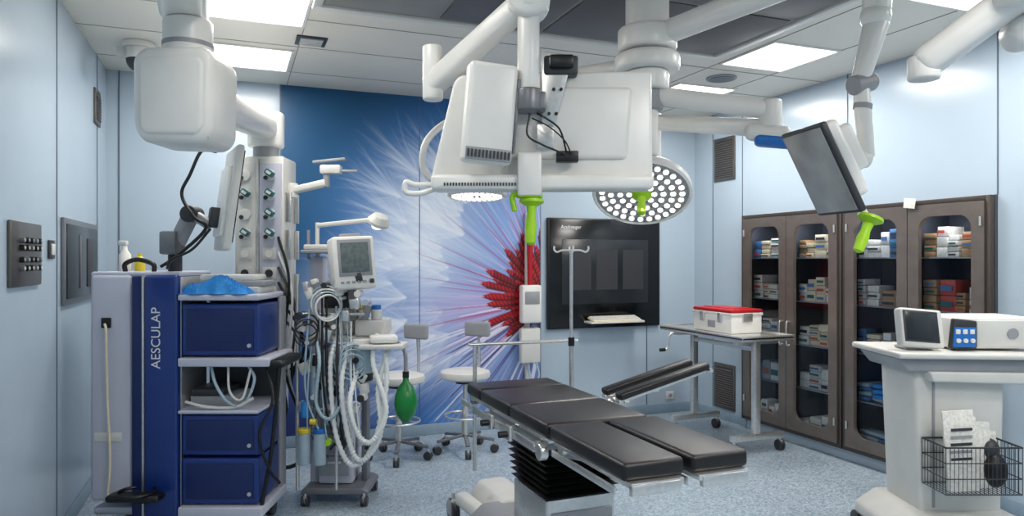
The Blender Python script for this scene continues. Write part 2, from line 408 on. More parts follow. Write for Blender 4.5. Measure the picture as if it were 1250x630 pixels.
# ---------------------------------------------------------------- wall display, keyboard
a=A('wall_display',(0,YB,0))
a.bx(2.834,4.106,-0.04,0,0.92,2.01,M_black,0.008); a.bx(2.85,4.09,-0.045,-0.03,0.935,1.995,M_screen,0.003)
a.bx(2.98,3.96,-0.048,-0.04,1.16,1.80,M_screen2,0.002)
for k in range(3): a.bx(3.06+0.3*k,3.30+0.3*k,-0.0495,-0.047,1.30,1.70,M_dgrey,0)
o=a.done()
M_txt=mat('label_white',(225,225,225),0.5)
FR=Matrix.Rotation(rad(90),4,'X')
text('AcuInteger',o,'label',Matrix.Translation((3.08,-0.047,1.92))@FR,0.05,M_txt)
a=A('keyboard_tray',(3.52,YB-0.045,0)); a.bx(-0.3,0.3,-0.16,0,0.975,0.995,M_white2,0.004)
a.box((0,-0.085,1.01),(0.54,0.14,0.02),M_beige,rot=(12,0,0))
for j in range(4):
    for k in range(14): a.box((-0.24+k*0.037,-0.13+j*0.03,1.015+j*0.0066),(0.03,0.022,0.01),M_white2,rot=(12,0,0),bev=0.002)
a.done()
a=A('wall_socket',(4.25,YB-0.0,0)); a.bx(-0.05,0.05,-0.012,0,0.14,0.22,M_white2); a.cyl((0,-0.016,0.18),(0,-0.008,0.18),0.02,M_grey,seg=14); a.done()

# suction rail on the mural wall
a=A('suction_unit',(2.62,YB-0.006,0))
a.bx(-0.02,0.02,-0.05,0,0.35,2.05,M_white2,0.008)
a.bx(-0.1,0.1,-0.15,-0.05,1.0,1.36,M_white,0.02); a.bx(-0.075,0.075,-0.156,-0.145,1.18,1.30,M_grey); a.bx(-0.1,0.1,-0.12,-0.05,0.62,0.95,M_white2,0.015)
a.cyl((0,-0.09,1.36),(0,-0.09,1.78),0.022,M_red,r2=0.03,seg=16); a.cyl((0,-0.09,1.78),(0,-0.09,1.85),0.035,M_dgrey,seg=16)
a.tube([(0.05,-0.1,0.65),(0.08,-0.12,0.5),(0.02,-0.12,0.42),(-0.02,-0.08,0.6)],0.01,M_hose2)
a.done()

# ---------------------------------------------------------------- cabinets (local x -> -Y)
def cabinet(yl,yr,kinds):
    W=yl-yr; a=A('supply_cabinet',(4.50,yl,0),-90); D=0.42
    z0,z1=CZ0,CZ1
    g=0.003
    a.bx(g,0.03,0.03,D,z0+g,z1-g,M_inside,0.002); a.bx(W-0.03,W-g,0.03,D,z0+g,z1-g,M_inside,0.002)
    a.bx(0.03,W-0.03,D-0.02,D,z0+g,z1-g,M_inside,0.002)
    a.bx(0.03,W-0.03,0.03,D-0.02,z0+g,z0+0.03,M_inside,0.002); a.bx(0.03,W-0.03,0.03,D-0.02,z1-0.03,z1-g,M_inside,0.002)
    a.bx(W/2-0.012,W/2+0.012,0.04,D-0.02,z0+0.03,z1-0.03,M_inside,0.002)
    sh=[z0+0.03+k*(z1-z0-0.06)/5 for k in range(6)]
    for z in sh[1:5]: a.bx(0.03,W-0.03,0.06,D-0.02,z-0.009,z,M_shelf,0.002)
    f=0.035
    a.bx(g,f,0,0.05,z0+g,z1-g,M_bronzed,0.004); a.bx(W-f,W-g,0,0.05,z0+g,z1-g,M_bronzed,0.004)
    a.bx(f,W-f,0,0.05,z1-f,z1-g,M_bronzed,0.004); a.bx(f,W-f,0,0.05,z0+g,z0+f,M_bronzed,0.004)
    dw=(W-2*f)/2
    for k in range(2):
        x0=f+k*dw+0.003; x1=f+(k+1)*dw-0.003
        a.holed(x0,x1,z0+f+0.003,z1-f-0.003,x0+0.085,x1-0.085,z0+0.13,z1-0.12,0.09,-0.012,0.02,M_bronze)
        a.bx(x0+0.06,x1-0.06,0.022,0.026,z0+0.11,z1-0.10,M_glass,bev=0)
        hx=x1-0.04 if k==0 else x0+0.04
        a.tube([(hx,-0.012,0.86),(hx,-0.045,0.87),(hx,-0.045,1.05),(hx,-0.012,1.06)],0.007,M_steel,n=4,seg=8)
        for zz in (0.3,1.85): 
            hx2=x0+0.02 if k==0 else x1-0.02
            a.cyl((hx2,-0.02,zz-0.03),(hx2,-0.02,zz+0.03),0.008,M_steel,seg=10)
        xm=(x0+x1)/2
        a.bx(xm-0.18,xm+0.18,0.035,0.05,z1-0.05,z1-0.032,M_led,0.002)  # added glowing strip, goes with the fill lamps inside
    o=a.done()
    for k in range(2):
        ld=bpy.data.lights.new('cabinet_fill_light','AREA'); ld.shape='RECTANGLE'; ld.size=0.4; ld.size_y=0.04; ld.energy=1.9; ld.color=(0.95,0.97,1)  # fill lamp added to brighten the cabinet interior
        lo=bpy.data.objects.new('cabinet_fill_light',ld); bpy.context.scene.collection.objects.link(lo); lo.parent=o
        lo.location=(f+(k+0.5)*dw,0.045,z1-0.055); lo.rotation_euler=(rad(12),0,0)
    b=A('medical_supplies',(4.50,yl,0),-90); rs=random.Random(int(yl*100))
    for ci in range(2):
        xa=0.04+ci*(W/2-0.02); xb=xa+W/2-0.075
        for si in range(5):
            zb=sh[si]+0.001; x=xa+0.03; kind=kinds[ci][si]
            while x<xb-0.06:
                w=rs.uniform(0.06,0.13); 
                if kind=='b': w=rs.uniform(0.12,0.2)
                h=rs.uniform(0.12,0.22) if kind!='p' else rs.uniform(0.09,0.18)
                if x+w>xb: break
                d=rs.uniform(0.12,0.2)
                if kind=='w': m=rs.choice([M_paper,M_paper,M_paper,M_white,M_beige,M_pblue])
                elif kind=='c': m=rs.choice([M_paper,M_card,M_pred,M_beige,M_paper])
                elif kind=='b': m=rs.choice([M_pblue,M_sky,M_pblue,M_hose2])
                else: m=rs.choice([M_white,M_pblue,M_grey,M_paper])
                nst=rs.choice([2,3,4]) if kind in 'wc' else 1
                if kind=='b':   # stacked soft packs
                    for q in range(4):
                        b.box((x+w/2+rs.uniform(-.01,.01),0.16,zb+0.02+q*0.036),(w,0.14,0.034),rs.choice([M_pblue,M_sky,m,M_hose2]),rot=(rs.uniform(-5,5),rs.uniform(-6,6),rs.uniform(-8,8)),bev=0.014,seg=3)
                else:
                    hh=h/nst
                    for q in range(nst):
                        b.bx(x,x+w-0.004,0.08+rs.uniform(0,0.02),0.08+d,zb+q*hh+0.001*q,zb+(q+1)*hh-0.003,m,0.003)
                        if rs.random()<0.6: b.bx(x+0.012,x+w-0.018,0.077,0.081,zb+q*hh+hh*0.3,zb+q*hh+hh*0.6,rs.choice([M_pblue,M_dgrey,M_pred,M_teal]),0)
                x+=w+rs.choice([0.002,0.004,0.02])
    b.done()
cabinet(5.44,4.25,(('w','p','w','w','w'),('p','w','w','w','c')))
cabinet(4.245,3.06,(('b','b','w','c','w'),('b','b','c','c','c')))
a=A('label_card',(4.47,3.62,0),-90); a.box((0.0,-0.0,2.0),(0.09,0.004,0.07),M_paper,rot=(0,8,0),bev=0.001); a.done()

# ---------------------------------------------------------------- steel instrument table
a=A('instrument_table')
a.bx(3.75,4.28,4.52,5.68,0.955,0.975,M_steel,0.004)
for (p,q,r_,s_) in ((3.75,3.76,4.52,5.68),(4.27,4.28,4.52,5.68),(3.76,4.27,4.52,4.53),(3.76,4.27,5.67,5.68)): a.bx(p,q,r_,s_,0.94,0.985,M_steel,0.003)
for y in (4.68,5.52):
    a.bx(3.99,4.05,y-0.025,y+0.025,0.16,0.955,M_steel,0.006); a.bx(3.77,4.30,y-0.025,y+0.025,0.11,0.16,M_steel,0.006)
    a.bx(3.80,4.24,y-0.02,y+0.02,0.90,0.955,M_steel,0.006)
    for x in (3.80,4.27): a.castor(x,y,0.045)
a.bx(4.0,4.04,4.68,5.52,0.84,0.88,M_steel,0.004)
a.tube([(3.74,5.45,0.93),(3.70,5.45,0.91),(3.68,5.45,0.80),(3.64,5.45,0.78)],0.009,M_steel,n=5)
a.cyl((3.60,5.45,0.78),(3.65,5.45,0.78),0.016,M_black,seg=12)
a.done()
a=A('sterilization_container',(4.02,5.05,0.976))
a.bx(-0.16,0.16,-0.26,0.26,0,0.165,M_white,0.012); a.bx(-0.168,0.168,-0.268,0.268,0.15,0.175,M_white2,0.006)
a.bx(-0.165,0.165,-0.265,0.265,0.175,0.205,M_red,0.012); a.bx(-0.1,0.1,-0.2,0.2,0.2,0.212,M_red,0.006)
for y in (-0.12,0.12): a.bx(-0.178,-0.165,y-0.025,y+0.025,0.09,0.17,M_steel,0.003)
a.bx(-0.05,0.05,-0.275,-0.262,0.1,0.17,M_steel,0.003); a.bx(-0.166,-0.158,-0.05,0.05,0.04,0.1,M_grey,0.002)
a.done()

# ---------------------------------------------------------------- stools
def stool(loc,yaw):
    a=A('surgeon_stool',loc,yaw)
    a.lathe([(0.02,0.60),(0.17,0.605),(0.205,0.62),(0.212,0.645),(0.205,0.668),(0.17,0.68),(0.02,0.684)],M_white2)
    a.cyl((0,0,0.12),(0,0,0.38),0.028,M_steel); a.cyl((0,0,0.36),(0,0,0.6),0.018,M_steel); a.cyl((0,0,0.57),(0,0,0.605),0.08,M_dgrey)
    a.ring((0,0,0.30),0.17,0.009,M_steel)
    for k in range(5):
        t=rad(72*k+15); c,s_=math.cos(t),math.sin(t)
        a.beam((0.02*c,0.02*s_,0.135),(0.25*c,0.25*s_,0.105),0.032,0.022,M_mgrey,0.006); a.castor(0.25*c,0.25*s_,0.035,yaw=math.degrees(t)+90)
        if k%2==0: a.cyl((0,0,0.30),(0.17*c,0.17*s_,0.30),0.006,M_steel,seg=8)
    a.tube([(0,0.05,0.59),(0,0.24,0.60),(0,0.27,0.75),(0,0.25,0.98)],0.012,M_steel)
    a.box((0,0.235,1.0),(0.24,0.05,0.13),M_grey,bev=0.024,seg=4)
    a.done()
stool((1.24,5.62),-50); stool((1.80,5.62),-45)

# ---------------------------------------------------------------- operating table
a=A('operating_table')
def cush(x0,x1,y0,y1,z0=0.835,z1=0.90): a.bx(x0,x1,y0,y1,z0,z1,M_cush,0.018,4)
cush(1.235,1.745,3.60,3.83); cush(1.235,1.745,3.17,3.59); cush(1.235,1.745,2.735,3.163)
cush(1.24,1.492,2.10,2.715); cush(1.522,1.772,2.10,2.715)
for x0,x1,y0,y1 in ((1.25,1.73,3.62,3.83),(1.25,1.73,2.74,3.60),(1.26,1.475,2.08,2.71),(1.537,1.755,2.08,2.71)):
    a.bx(x0,x1,y0,y1,0.813,0.835,M_steel,0.004)
a.bx(1.27,1.71,2.8,3.55,0.765,0.815,M_grey,0.01)
for x in (1.205,1.775):
    a.bx(x-0.006,x+0.006,2.78,3.62,0.772,0.812,M_steel,0.003)
    for y in (2.85,3.15,3.5): a.cyl((x,y,0.79),(1.27 if x<1.5 else 1.71,y,0.79),0.012,M_steel,seg=10)
    a.bx(x-0.006,x+0.006,3.66,3.82,0.785,0.815,M_steel,0.003)
for x in (1.232,1.498,1.53,1.782):
    a.bx(x-0.005,x+0.005,2.14,2.66,0.782,0.812,M_steel,0.003)
for x in (1.36,1.65):
    a.beam((x,2.78,0.76),(x,2.60,0.79),0.07,0.045,M_grey,0.01); a.cyl((x-0.06,2.73,0.79),(x+0.06,2.73,0.79),0.03,M_steel,bev=0.004)
    a.bx(x-0.10,x+0.10,2.075,2.10,0.79,0.83,M_steel,0.006)
for x in (1.215,1.77): a.cyl((x-0.018,2.73,0.785),(x+0.018,2.73,0.785),0.036,M_steel,bev=0.006)
for y in (3.3,3.05): 
    a.bx(1.18,1.20,y-0.03,y+0.03,0.76,0.83,M_steel,0.005); a.cyl((1.14,y,0.79),(1.18,y,0.79),0.016,M_black,seg=12)
a.bx(1.31,1.67,2.86,3.40,0.715,0.765,M_dgrey,0.02); a.bx(1.28,1.70,3.0,3.2,0.72,0.76,M_mgrey,0.015)
for k in range(7):
    z=0.505+k*0.031
    b0=0.165+0.02*(k/6)
    prof=[(b0-0.02,z),(b0+0.02,z+0.0155),(b0-0.02,z+0.031)]
    for (h0,z_0),(h1,z_1) in zip(prof[:-1],prof[1:]):
        b=bmesh.new(); v=[]
        for hh,zz in ((h0,z_0),(h1,z_1)):
            v.append([b.verts.new((1.49+sx*hh,3.10+sy*(hh+0.03),zz)) for sx,sy in ((-1,-1),(1,-1),(1,1),(-1,1))])
        for i in range(4): b.faces.new((v[0][i],v[0][(i+1)%4],v[1][(i+1)%4],v[1][i]))
        a.add(b,M_bell)
a.bx(1.31,1.67,2.90,3.30,0.16,0.51,M_steel,0.02)
a.bx(1.335,1.645,2.885,2.905,0.2,0.45,M_grey,0.005)
a.slab([(1.22,0.09),(1.76,0.09),(1.76,0.17),(1.68,0.235),(1.30,0.235),(1.22,0.17)],2.62,3.75,M_grey,0.02)
a.slab([(1.34,0.09),(1.64,0.09),(1.62,0.20),(1.57,0.25),(1.41,0.25),(1.36,0.20)],3.68,4.12,M_white2,0.025)
for x,y in ((1.25,4.14),(1.73,4.14)):
    a.beam((x+(0.05 if x<1.5 else -0.05),3.7,0.17),(x+(0.03 if x<1.5 else -0.03),4.08,0.16),0.09,0.08,M_white2,0.03); a.castor(x,y,0.07); a.castor(x,2.66,0.05)
a.beam((1.78,3.30,0.80),(1.88,3.30,0.83),0.05,0.05,M_mgrey,0.01); a.sph((1.88,3.30,0.835),0.035,M_steel)
tbl=a.done()
a=A('arm_board')
for y in (3.21,3.36):
    a.beam((1.86,y,0.885),(2.40,y-0.03,1.025),0.065,0.04,M_cush,0.014); a.beam((1.86,y,0.86),(2.38,y-0.03,0.995),0.04,0.018,M_steel,0.004)
for t in (0.04,0.4,0.75): a.beam((1.88+0.5*t,3.18,0.855+0.13*t),(1.88+0.5*t,3.38,0.855+0.13*t),0.03,0.012,M_steel,0.003)
a.cyl((2.40,3.14,1.0),(2.40,3.38,1.0),0.012,M_steel,seg=10)
a.done(tbl)
a=A('anaesthesia_screen_frame')
a.cyl((1.30,3.875,0.38),(1.30,3.875,1.115),0.0115,M_steel,seg=12); a.cyl((1.26,3.875,1.108),(1.95,3.845,1.108),0.0105,M_steel,seg=12)
a.box((1.30,3.865,0.80),(0.05,0.05,0.06),M_mgrey); a.cyl((1.30,3.92,0.80),(1.30,3.88,0.80),0.018,M_black,seg=12); a.bx(1.27,1.31,3.83,3.86,0.79,0.81,M_steel)
a.done(tbl)
a=A('infusion_pole')
a.cyl((1.86,3.75,0.70),(1.86,3.75,1.12),0.0135,M_steel,seg=12); a.cyl((1.86,3.75,1.10),(1.86,3.75,1.66),0.0100,M_steel,seg=12)
a.cyl((1.86,3.75,1.09),(1.86,3.75,1.14),0.019,M_black,seg=12)
a.bx(1.78,1.87,3.735,3.765,0.775,0.815,M_mgrey,0.005)
for sx,sy in ((1,-0.37),(-1,0.37),(0.37,1),(-0.37,-1)):
    a.tube([(1.86,3.75,1.655),(1.86+0.05*sx,3.75+0.05*sy,1.655),(1.86+0.08*sx,3.75+0.08*sy,1.645),(1.86+0.095*sx,3.75+0.095*sy,1.66),(1.86+0.095*sx,3.75+0.095*sy,1.68)],0.0055,M_white,n=4,seg=8)
a.done(tbl)

# ---------------------------------------------------------------- endoscopy tower
a=A('endoscopy_tower',(-0.364,4.66),YAW)
a.bx(-0.39,-0.145,-0.13,0.30,0.20,1.515,M_lav,0.025,4)
a.bx(-0.39,0.13,-0.12,0.30,1.50,1.53,M_lav,0.012)
a.bx(-0.137,-0.075,-0.15,0.22,0.12,1.505,M_navy,0.01,3)
a.bx(-0.076,-0.062,-0.155,0.20,0.12,1.505,M_steel,0.003)
a.bx(-0.062,0.132,-0.16,0.22,0.12,1.51,M_blue,0.018,4)
a.bx(0.128,0.137,-0.12,0.22,0.12,1.5,M_steel,0.002)
a.bx(0.13,0.60,0.27,0.30,0.15,1.40,M_dgrey,0.006)
a.bx(0.585,0.61,0.20,0.30,0.15,1.37,M_grey,0.006)
def shelf(z0,z1,x1,m=M_grey): a.bx(0.137,x1,-0.17,0.28,z0,z1,m,0.01,3)
shelf(1.365,1.40,0.60,M_lav); shelf(0.985,1.035,0.66,M_lav); shelf(0.12,0.18,0.62,M_lav); shelf(0.715,0.735,0.60,M_lav)
a.bx(0.62,0.74,-0.15,0.22,0.975,1.02,M_black,0.02,3)
a.tube([(0.60,-0.12,0.16),(0.66,-0.12,0.5),(0.70,-0.1,0.98)],0.012,M_black)
def unit(z0,z1):
    a.bx(0.145,0.595,-0.14,0.24,z0,z1,M_blue,0.014,3); a.bx(0.175,0.565,-0.146,-0.135,z0+0.03,z1-0.03,M_navy,0.008)
    a.cyl((0.54,-0.152,z0+0.06),(0.54,-0.14,z0+0.06),0.012,M_steel,seg=12)
unit(1.045,1.345); unit(0.47,0.705); unit(0.19,0.455)
a.bx(0.16,0.42,-0.06,0.2,0.735,0.80,M_grey,0.008); a.bx(0.17,0.36,-0.07,0.18,0.80,0.84,M_dgrey,0.008)
a.tube([(0.30,-0.10,0.98),(0.35,-0.15,0.88),(0.42,-0.15,0.78),(0.50,-0.13,0.76),(0.56,-0.12,0.90),(0.52,-0.1,0.98)],0.009,M_hose2)
a.tube([(0.40,-0.10,0.98),(0.43,-0.15,0.84),(0.50,-0.15,0.80),(0.54,-0.12,0.97)],0.007,M_white2)
a.tube([(0.17,-0.14,0.78),(0.30,-0.16,0.755),(0.45,-0.14,0.75),(0.56,-0.14,0.80)],0.009,M_white2)
a.tube([(0.62,-0.10,0.98),(0.68,-0.16,0.80),(0.61,-0.18,0.60),(0.66,-0.16,0.40),(0.70,-0.1,0.3)],0.009,M_black)
a.bx(0.17,0.56,-0.04,0.22,1.40,1.44,M_white2,0.008); a.bx(0.20,0.58,-0.02,0.2,1.44,1.475,M_grey,0.01); a.bx(0.18,0.52,0.02,0.2,1.475,1.51,M_white,0.01)
a.box((-0.29,-0.135,1.235),(0.055,0.012,0.06),M_black,bev=0.004)
a.tube([(-0.29,-0.15,1.23),(-0.27,-0.17,1.17),(-0.265,-0.165,0.8),(-0.25,-0.165,0.45),(-0.27,-0.16,0.22)],0.007,M_beige)
a.bx(-0.36,-0.20,-0.137,-0.128,0.55,0.60,M_white2,0.002)
a.tube([(-0.22,-0.06,1.53),(-0.22,-0.06,1.575),(-0.15,-0.06,1.60),(-0.06,-0.06,1.575),(-0.05,-0.06,1.53)],0.014,M_black)
a.box((-0.065,-0.24,0.265),(0.30,0.10,0.04),M_black,bev=0.018,seg=4); a.ring((-0.065,-0.23,0.29),0.10,0.010,M_black,rot=(0,0,0)); a.beam((-0.065,-0.2,0.25),(-0.065,-0.12,0.2),0.08,0.04,M_black,0.01)
a.bx(-0.39,0.60,-0.10,0.26,0.11,0.16,M_lav,0.02)
for x in (-0.34,0.54):
    for y in (-0.12,0.22): a.castor(x,y,0.05)
a.tube([(-0.38,0.0,0.5),(-0.42,0.0,0.48),(-0.43,0.0,0.38),(-0.38,0.0,0.36)],0.018,M_black)
twr=a.done()
text('AESCULAP',twr,'brand_lettering',axes((0,0,1),(-1,0,0),(0,-1,0),(0.012,-0.162,1.15)),0.075,M_txt)
a=A('surgical_drape',(-0.364,4.66),YAW)
b=bmesh.new(); bmesh.ops.create_grid(b,x_segments=80,y_segments=44,size=0.5)
for v in b.verts:
    x,y=v.co.x,v.co.y; e=min(1,math.hypot(x*2,y*2))
    h=0.085*(1-e**4)*(0.75+0.25*math.sin(x*11+1))
    f=abs(math.sin(x*23+6*math.sin(y*9)))*0.024+abs(math.sin(y*19-x*25+2*math.sin(x*13)))*0.022
    v.co=Vector((x*0.42*(1+0.08*math.sin(y*19)),y*0.18*(1+0.14*math.sin(x*21)),max(h+f*(1-e**6)-0.02,0)))
a.add(b,M_sky,Matrix.Translation((0.33,-0.085,1.402)))
a.done(twr)
a=A('spray_bottle',(-0.364,4.66),YAW)
a.lathe([(0.03,1.531),(0.034,1.54),(0.034,1.63),(0.015,1.66),(0.012,1.69)],M_white,Matrix.Translation((-0.30,0.08,0))); a.bx(-0.335,-0.285,0.065,0.095,1.685,1.715,M_white2)
a.lathe([(0.028,1.531),(0.03,1.54),(0.03,1.60),(0.012,1.62),(0.012,1.64)],M_yel,Matrix.Translation((-0.22,0.10,0))); a.done()

# monitor on tower arm
a=A('endoscopy_monitor',(-0.364,4.66),YAW)
a.cyl((0.02,0.05,1.53),(0.02,0.05,1.66),0.04,M_dgrey,bev=0.005); a.cyl((0.02,0.05,1.64),(0.02,0.05,1.70),0.055,M_mgrey,bev=0.005)
a.beam((0.03,0.04,1.69),(0.15,-0.02,1.87),0.09,0.07,M_grey,0.02); a.box((0.02,-0.01,1.70),(0.10,0.09,0.14),M_mgrey,bev=0.015)
a.cyl((0.15,-0.07,1.87),(0.15,0.05,1.87),0.05,M_dgrey,bev=0.006)
a.beam((0.16,-0.02,1.87),(0.27,-0.03,1.80),0.05,0.06,M_grey,0.012)
n=Vector((-0.86,-0.50,0.13)).normalized(); up=Vector((0.10,0.05,1)); up=(up-n*up.dot(n)).normalized(); sd=up.cross(n)
Mx=axes(sd,n,up,(0.355,0.02,1.96))
a.box((0,0,0),(0.42,0.045,0.62),M_white2,bev=0.018,seg=4,M=Mx); a.box((0,0.03,-0.02),(0.30,0.03,0.42),M_white,bev=0.012,M=Mx)
a.box((0,-0.026,0.01),(0.38,0.006,0.54),M_screen,bev=0.002,M=Mx); a.box((0,0.06,-0.12),(0.1,0.07,0.12),M_dgrey,bev=0.01,M=Mx)
a.tube([(0.30,-0.02,2.24),(0.23,-0.06,2.24),(0.17,-0.08,2.10),(0.12,-0.08,1.98),(0.20,-0.10,1.85),(0.26,-0.08,1.78),(0.10,-0.1,1.62),(0.0,-0.08,1.56)],0.010,M_black)
a.tube([(0.27,-0.04,1.78),(0.20,-0.12,1.66),(0.08,-0.12,1.60),(0.02,-0.05,1.55)],0.008,M_black)
a.done(twr)

# ---------------------------------------------------------------- supply pendant (left)
a=A('ceiling_supply_pendant',(-0.197,3.626),YAW)
a.slab([(-0.185,2.20),(-0.15,2.13),(0.13,2.12),(0.17,2.17),(0.178,2.51),(0.14,2.56),(-0.14,2.56),(-0.19,2.51)],-0.15,0.16,M_white,0.035)
a.slab([(-0.15,2.19),(-0.12,2.16),(0.105,2.155),(0.137,2.19),(0.143,2.48),(0.11,2.51),(-0.12,2.51),(-0.153,2.48)],-0.163,-0.13,M_white,0.02)
a.cyl((0,0,2.54),(0,0,2.72),0.11,M_white,bev=0.02); a.cyl((0,0,2.59),(0,0,2.61),0.113,M_grey)
a.beam((-0.02,0,2.80),(0.30,-0.75,2.83),0.22,0.17,M_white,0.06,5,ext=0.2)
a.cyl((0.30,-0.75,2.72),(0.30,-0.75,3.045),0.15,M_white,bev=0.02); a.cyl((0.30,-0.75,3.0),(0.30,-0.75,3.08),0.22,M_white,bev=0.02)
cx,cy=-0.159,1.50
a.cyl((cx,cy,2.36),(cx,cy,2.60),0.12,M_white,bev=0.02); a.cyl((cx,cy,2.28),(cx,cy,2.38),0.085,M_grey)
a.beam((0.07,0.1,2.36),(cx,cy,2.50),0.17,0.17,M_white,0.07,5)
def cb(x0,x1,y0,y1,z0,z1,m,bv=0.006): a.bx(cx+x0,cx+x1,cy+y0,cy+y1,z0,z1,m,bv)
cb(-0.17,0.16,-0.12,0.16,0.80,2.29,M_white2,0.02)
cb(-0.155,-0.02,-0.135,-0.11,0.9,2.24,M_white2,0.006); cb(0.0,0.145,-0.135,-0.11,0.9,2.24,M_lav,0.006)
cb(-0.018,-0.002,-0.14,-0.11,0.85,2.27,M_steel,0.003)
for k in range(9):
    z=2.16-k*0.13
    for x in (-0.09,0.07):
        m=M_teal if k<4 else (M_dgrey if k%2 else M_white)
        if k<4:
            a.cyl((cx+x,cy-0.15,z),(cx+x,cy-0.13,z),0.038,M_white,seg=18,bev=0.003)
            if x>0 or k%2: a.box((cx+x+0.012,cy-0.17,z+0.01),(0.056,0.05,0.036),m,rot=(0,35,0),bev=0.006); a.box((cx+x+0.012,cy-0.196,z+0.01),(0.034,0.004,0.018),M_white,rot=(0,35,0),bev=0.001)
            a.cyl((cx+x-0.02,cy-0.16,z-0.02),(cx+x-0.02,cy-0.14,z-0.02),0.014,M_dgrey,seg=12)
        else:
            a.bx(cx+x-0.045,cx+x+0.045,cy-0.145,cy-0.13,z-0.04,z+0.04,M_white2,0.003); a.cyl((cx+x,cy-0.15,z),(cx+x,cy-0.14,z),0.026,m,seg=16)
for z in (1.95,1.7,1.4): 
    cb(0.16,0.20,-0.10,-0.08,z-0.1,z+0.1,M_steel,0.003); cb(0.16,0.19,0.10,0.12,z-0.1,z+0.1,M_steel,0.003)
a.cyl((cx+0.18,cy,2.02),(cx+0.18,cy,2.12),0.035,M_white2,bev=0.005)
a.beam((cx+0.18,cy,2.07),(cx+0.42,cy-0.03,2.12),0.06,0.05,M_white2,0.015); a.cyl((cx+0.42,cy-0.03,2.09),(cx+0.42,cy-0.03,2.24),0.022,M_grey,bev=0.004)
a.box((cx+0.45,cy-0.03,2.21),(0.14,0.07,0.06),M_white2,bev=0.012); a.box((cx+0.56,cy-0.03,2.20),(0.14,0.03,0.015),M_grey,bev=0.003); a.box((cx+0.44,cy-0.03,2.27),(0.22,0.05,0.018),M_grey,rot=(0,-6,0),bev=0.004)
for k in range(6):
    a.tube([(cx+0.13,cy-0.14,1.75-0.1*k),(cx+0.22+0.02*k,cy-0.2,1.45-0.08*k),(cx+0.18+0.03*k,cy-0.2,0.95),(cx+0.26-0.02*k,cy-0.14,0.6+0.05*k)],0.009,[M_black,M_hose,M_dgrey,M_black,M_black,M_dgrey][k])
a.tube([(cx+0.10,cy-0.1,0.86),(cx+0.18,cy-0.14,0.6),(cx+0.06,cy-0.12,0.35),(cx+0.14,cy-0.05,0.2),(cx+0.3,cy,0.25)],0.014,M_black)
cb(-0.12,0.12,-0.08,0.12,0.55,0.8,M_lav,0.02)
a.done()

# ---------------------------------------------------------------- anaesthesia machine
a=A('anaesthesia_machine',(0.704,4.69),YAW)
a.slab([(-0.30,0.075),(0.14,0.075),(0.14,0.10),(0.10,0.12),(-0.26,0.12),(-0.30,0.10)],-0.06,0.30,M_mgrey,0.01)
for x in (-0.27,0.11):
    for y in (-0.05,0.27): a.castor(x,y,0.035)
a.bx(-0.21,0.02,0.02,0.28,0.12,0.62,M_lav,0.02)
for k in range(3): a.bx(-0.19,0.0,0.0,0.03,0.18+k*0.145,0.31+k*0.145,M_grey,0.008)
for k in range(3): a.bx(-0.14,-0.05,-0.015,0.0,0.265+k*0.145,0.28+k*0.145,M_steel,0.003)
a.bx(-0.28,-0.19,0.08,0.2,0.11,1.62,M_lav,0.012); a.bx(0.06,0.10,0.1,0.2,0.11,1.12,M_mgrey,0.01)
a.bx(-0.31,-0.10,-0.04,0.2,1.64,1.665,M_grey,0.01); a.bx(-0.30,-0.12,0.0,0.18,1.665,1.70,M_white2,0.01)
a.bx(-0.27,0.26,0.0,0.28,1.06,1.10,M_white,0.012)
a.bx(-0.19,0.02,0.04,0.26,1.10,1.46,M_white2,0.02); a.bx(-0.17,0.0,0.025,0.045,1.28,1.43,M_dgrey,0.006)
for j in range(2):
    for k in range(4): a.cyl((-0.15+k*0.045,0.0,1.22-j*0.06),(-0.15+k*0.045,0.03,1.22-j*0.06),0.015,[M_white,M_dgrey,M_teal,M_yel][(k+j)%4],seg=12)
a.bx(0.04,0.24,-0.02,0.24,1.10,1.20,M_white2,0.015); a.bx(-0.24,-0.02,-0.06,0.08,0.66,1.04,M_lav,0.02)
for x in (-0.20,-0.14,-0.08): a.cyl((x,-0.10,0.72),(x,-0.10,1.0),0.022,M_hose2,seg=14,bev=0.004)
a.cyl((0.10,-0.06,0.86),(0.10,-0.06,1.05),0.065,M_hose2,bev=0.01); a.cyl((0.10,-0.06,1.03),(0.10,-0.06,1.09),0.07,M_white,bev=0.006); a.cyl((0.10,-0.06,0.82),(0.10,-0.06,0.87),0.07,M_dgrey,bev=0.006)
for x,m in ((0.08,M_yel),(0.17,M_bcap)):
    a.cyl((x,0.06,1.20),(x,0.06,1.27),0.035,M_white2,bev=0.005); a.cyl((x,0.06,1.27),(x,0.06,1.30),0.03,m,bev=0.004)
a.cyl((-0.31,-0.09,1.25),(0.12,-0.09,1.25),0.01,M_steel,seg=10); a.cyl((-0.31,-0.09,0.64),(0.1,-0.09,0.64),0.01,M_steel,seg=10)
a.cyl((-0.31,-0.09,0.12),(-0.31,-0.09,1.50),0.012,M_steel,seg=10); a.cyl((-0.06,-0.09,0.12),(-0.06,-0.09,1.3),0.010,M_steel,seg=10)
rs=random.Random(8)
for k in range(56):
    x=rs.uniform(-0.30,0.16); z=rs.uniform(0.4,1.5)
    mm=rs.choice([M_steel,M_white,M_dgrey,M_black,M_steel,M_white2])
    if k%2: a.cyl((x,-0.14,z),(x,-0.02,z),rs.uniform(0.01,0.026),mm,seg=12)
    else: a.box((x,-0.10,z),(rs.uniform(0.03,0.07),0.06,rs.uniform(0.03,0.08)),mm,rot=(0,rs.uniform(-30,30),0),bev=0.006)
for k in range(4):
    a.ring((-0.12+0.008*k,-0.12-0.012*k,1.33-0.012*k),0.10-0.006*k,0.006,M_white if k%2 else M_hose2,rot=(90,0,12*k))
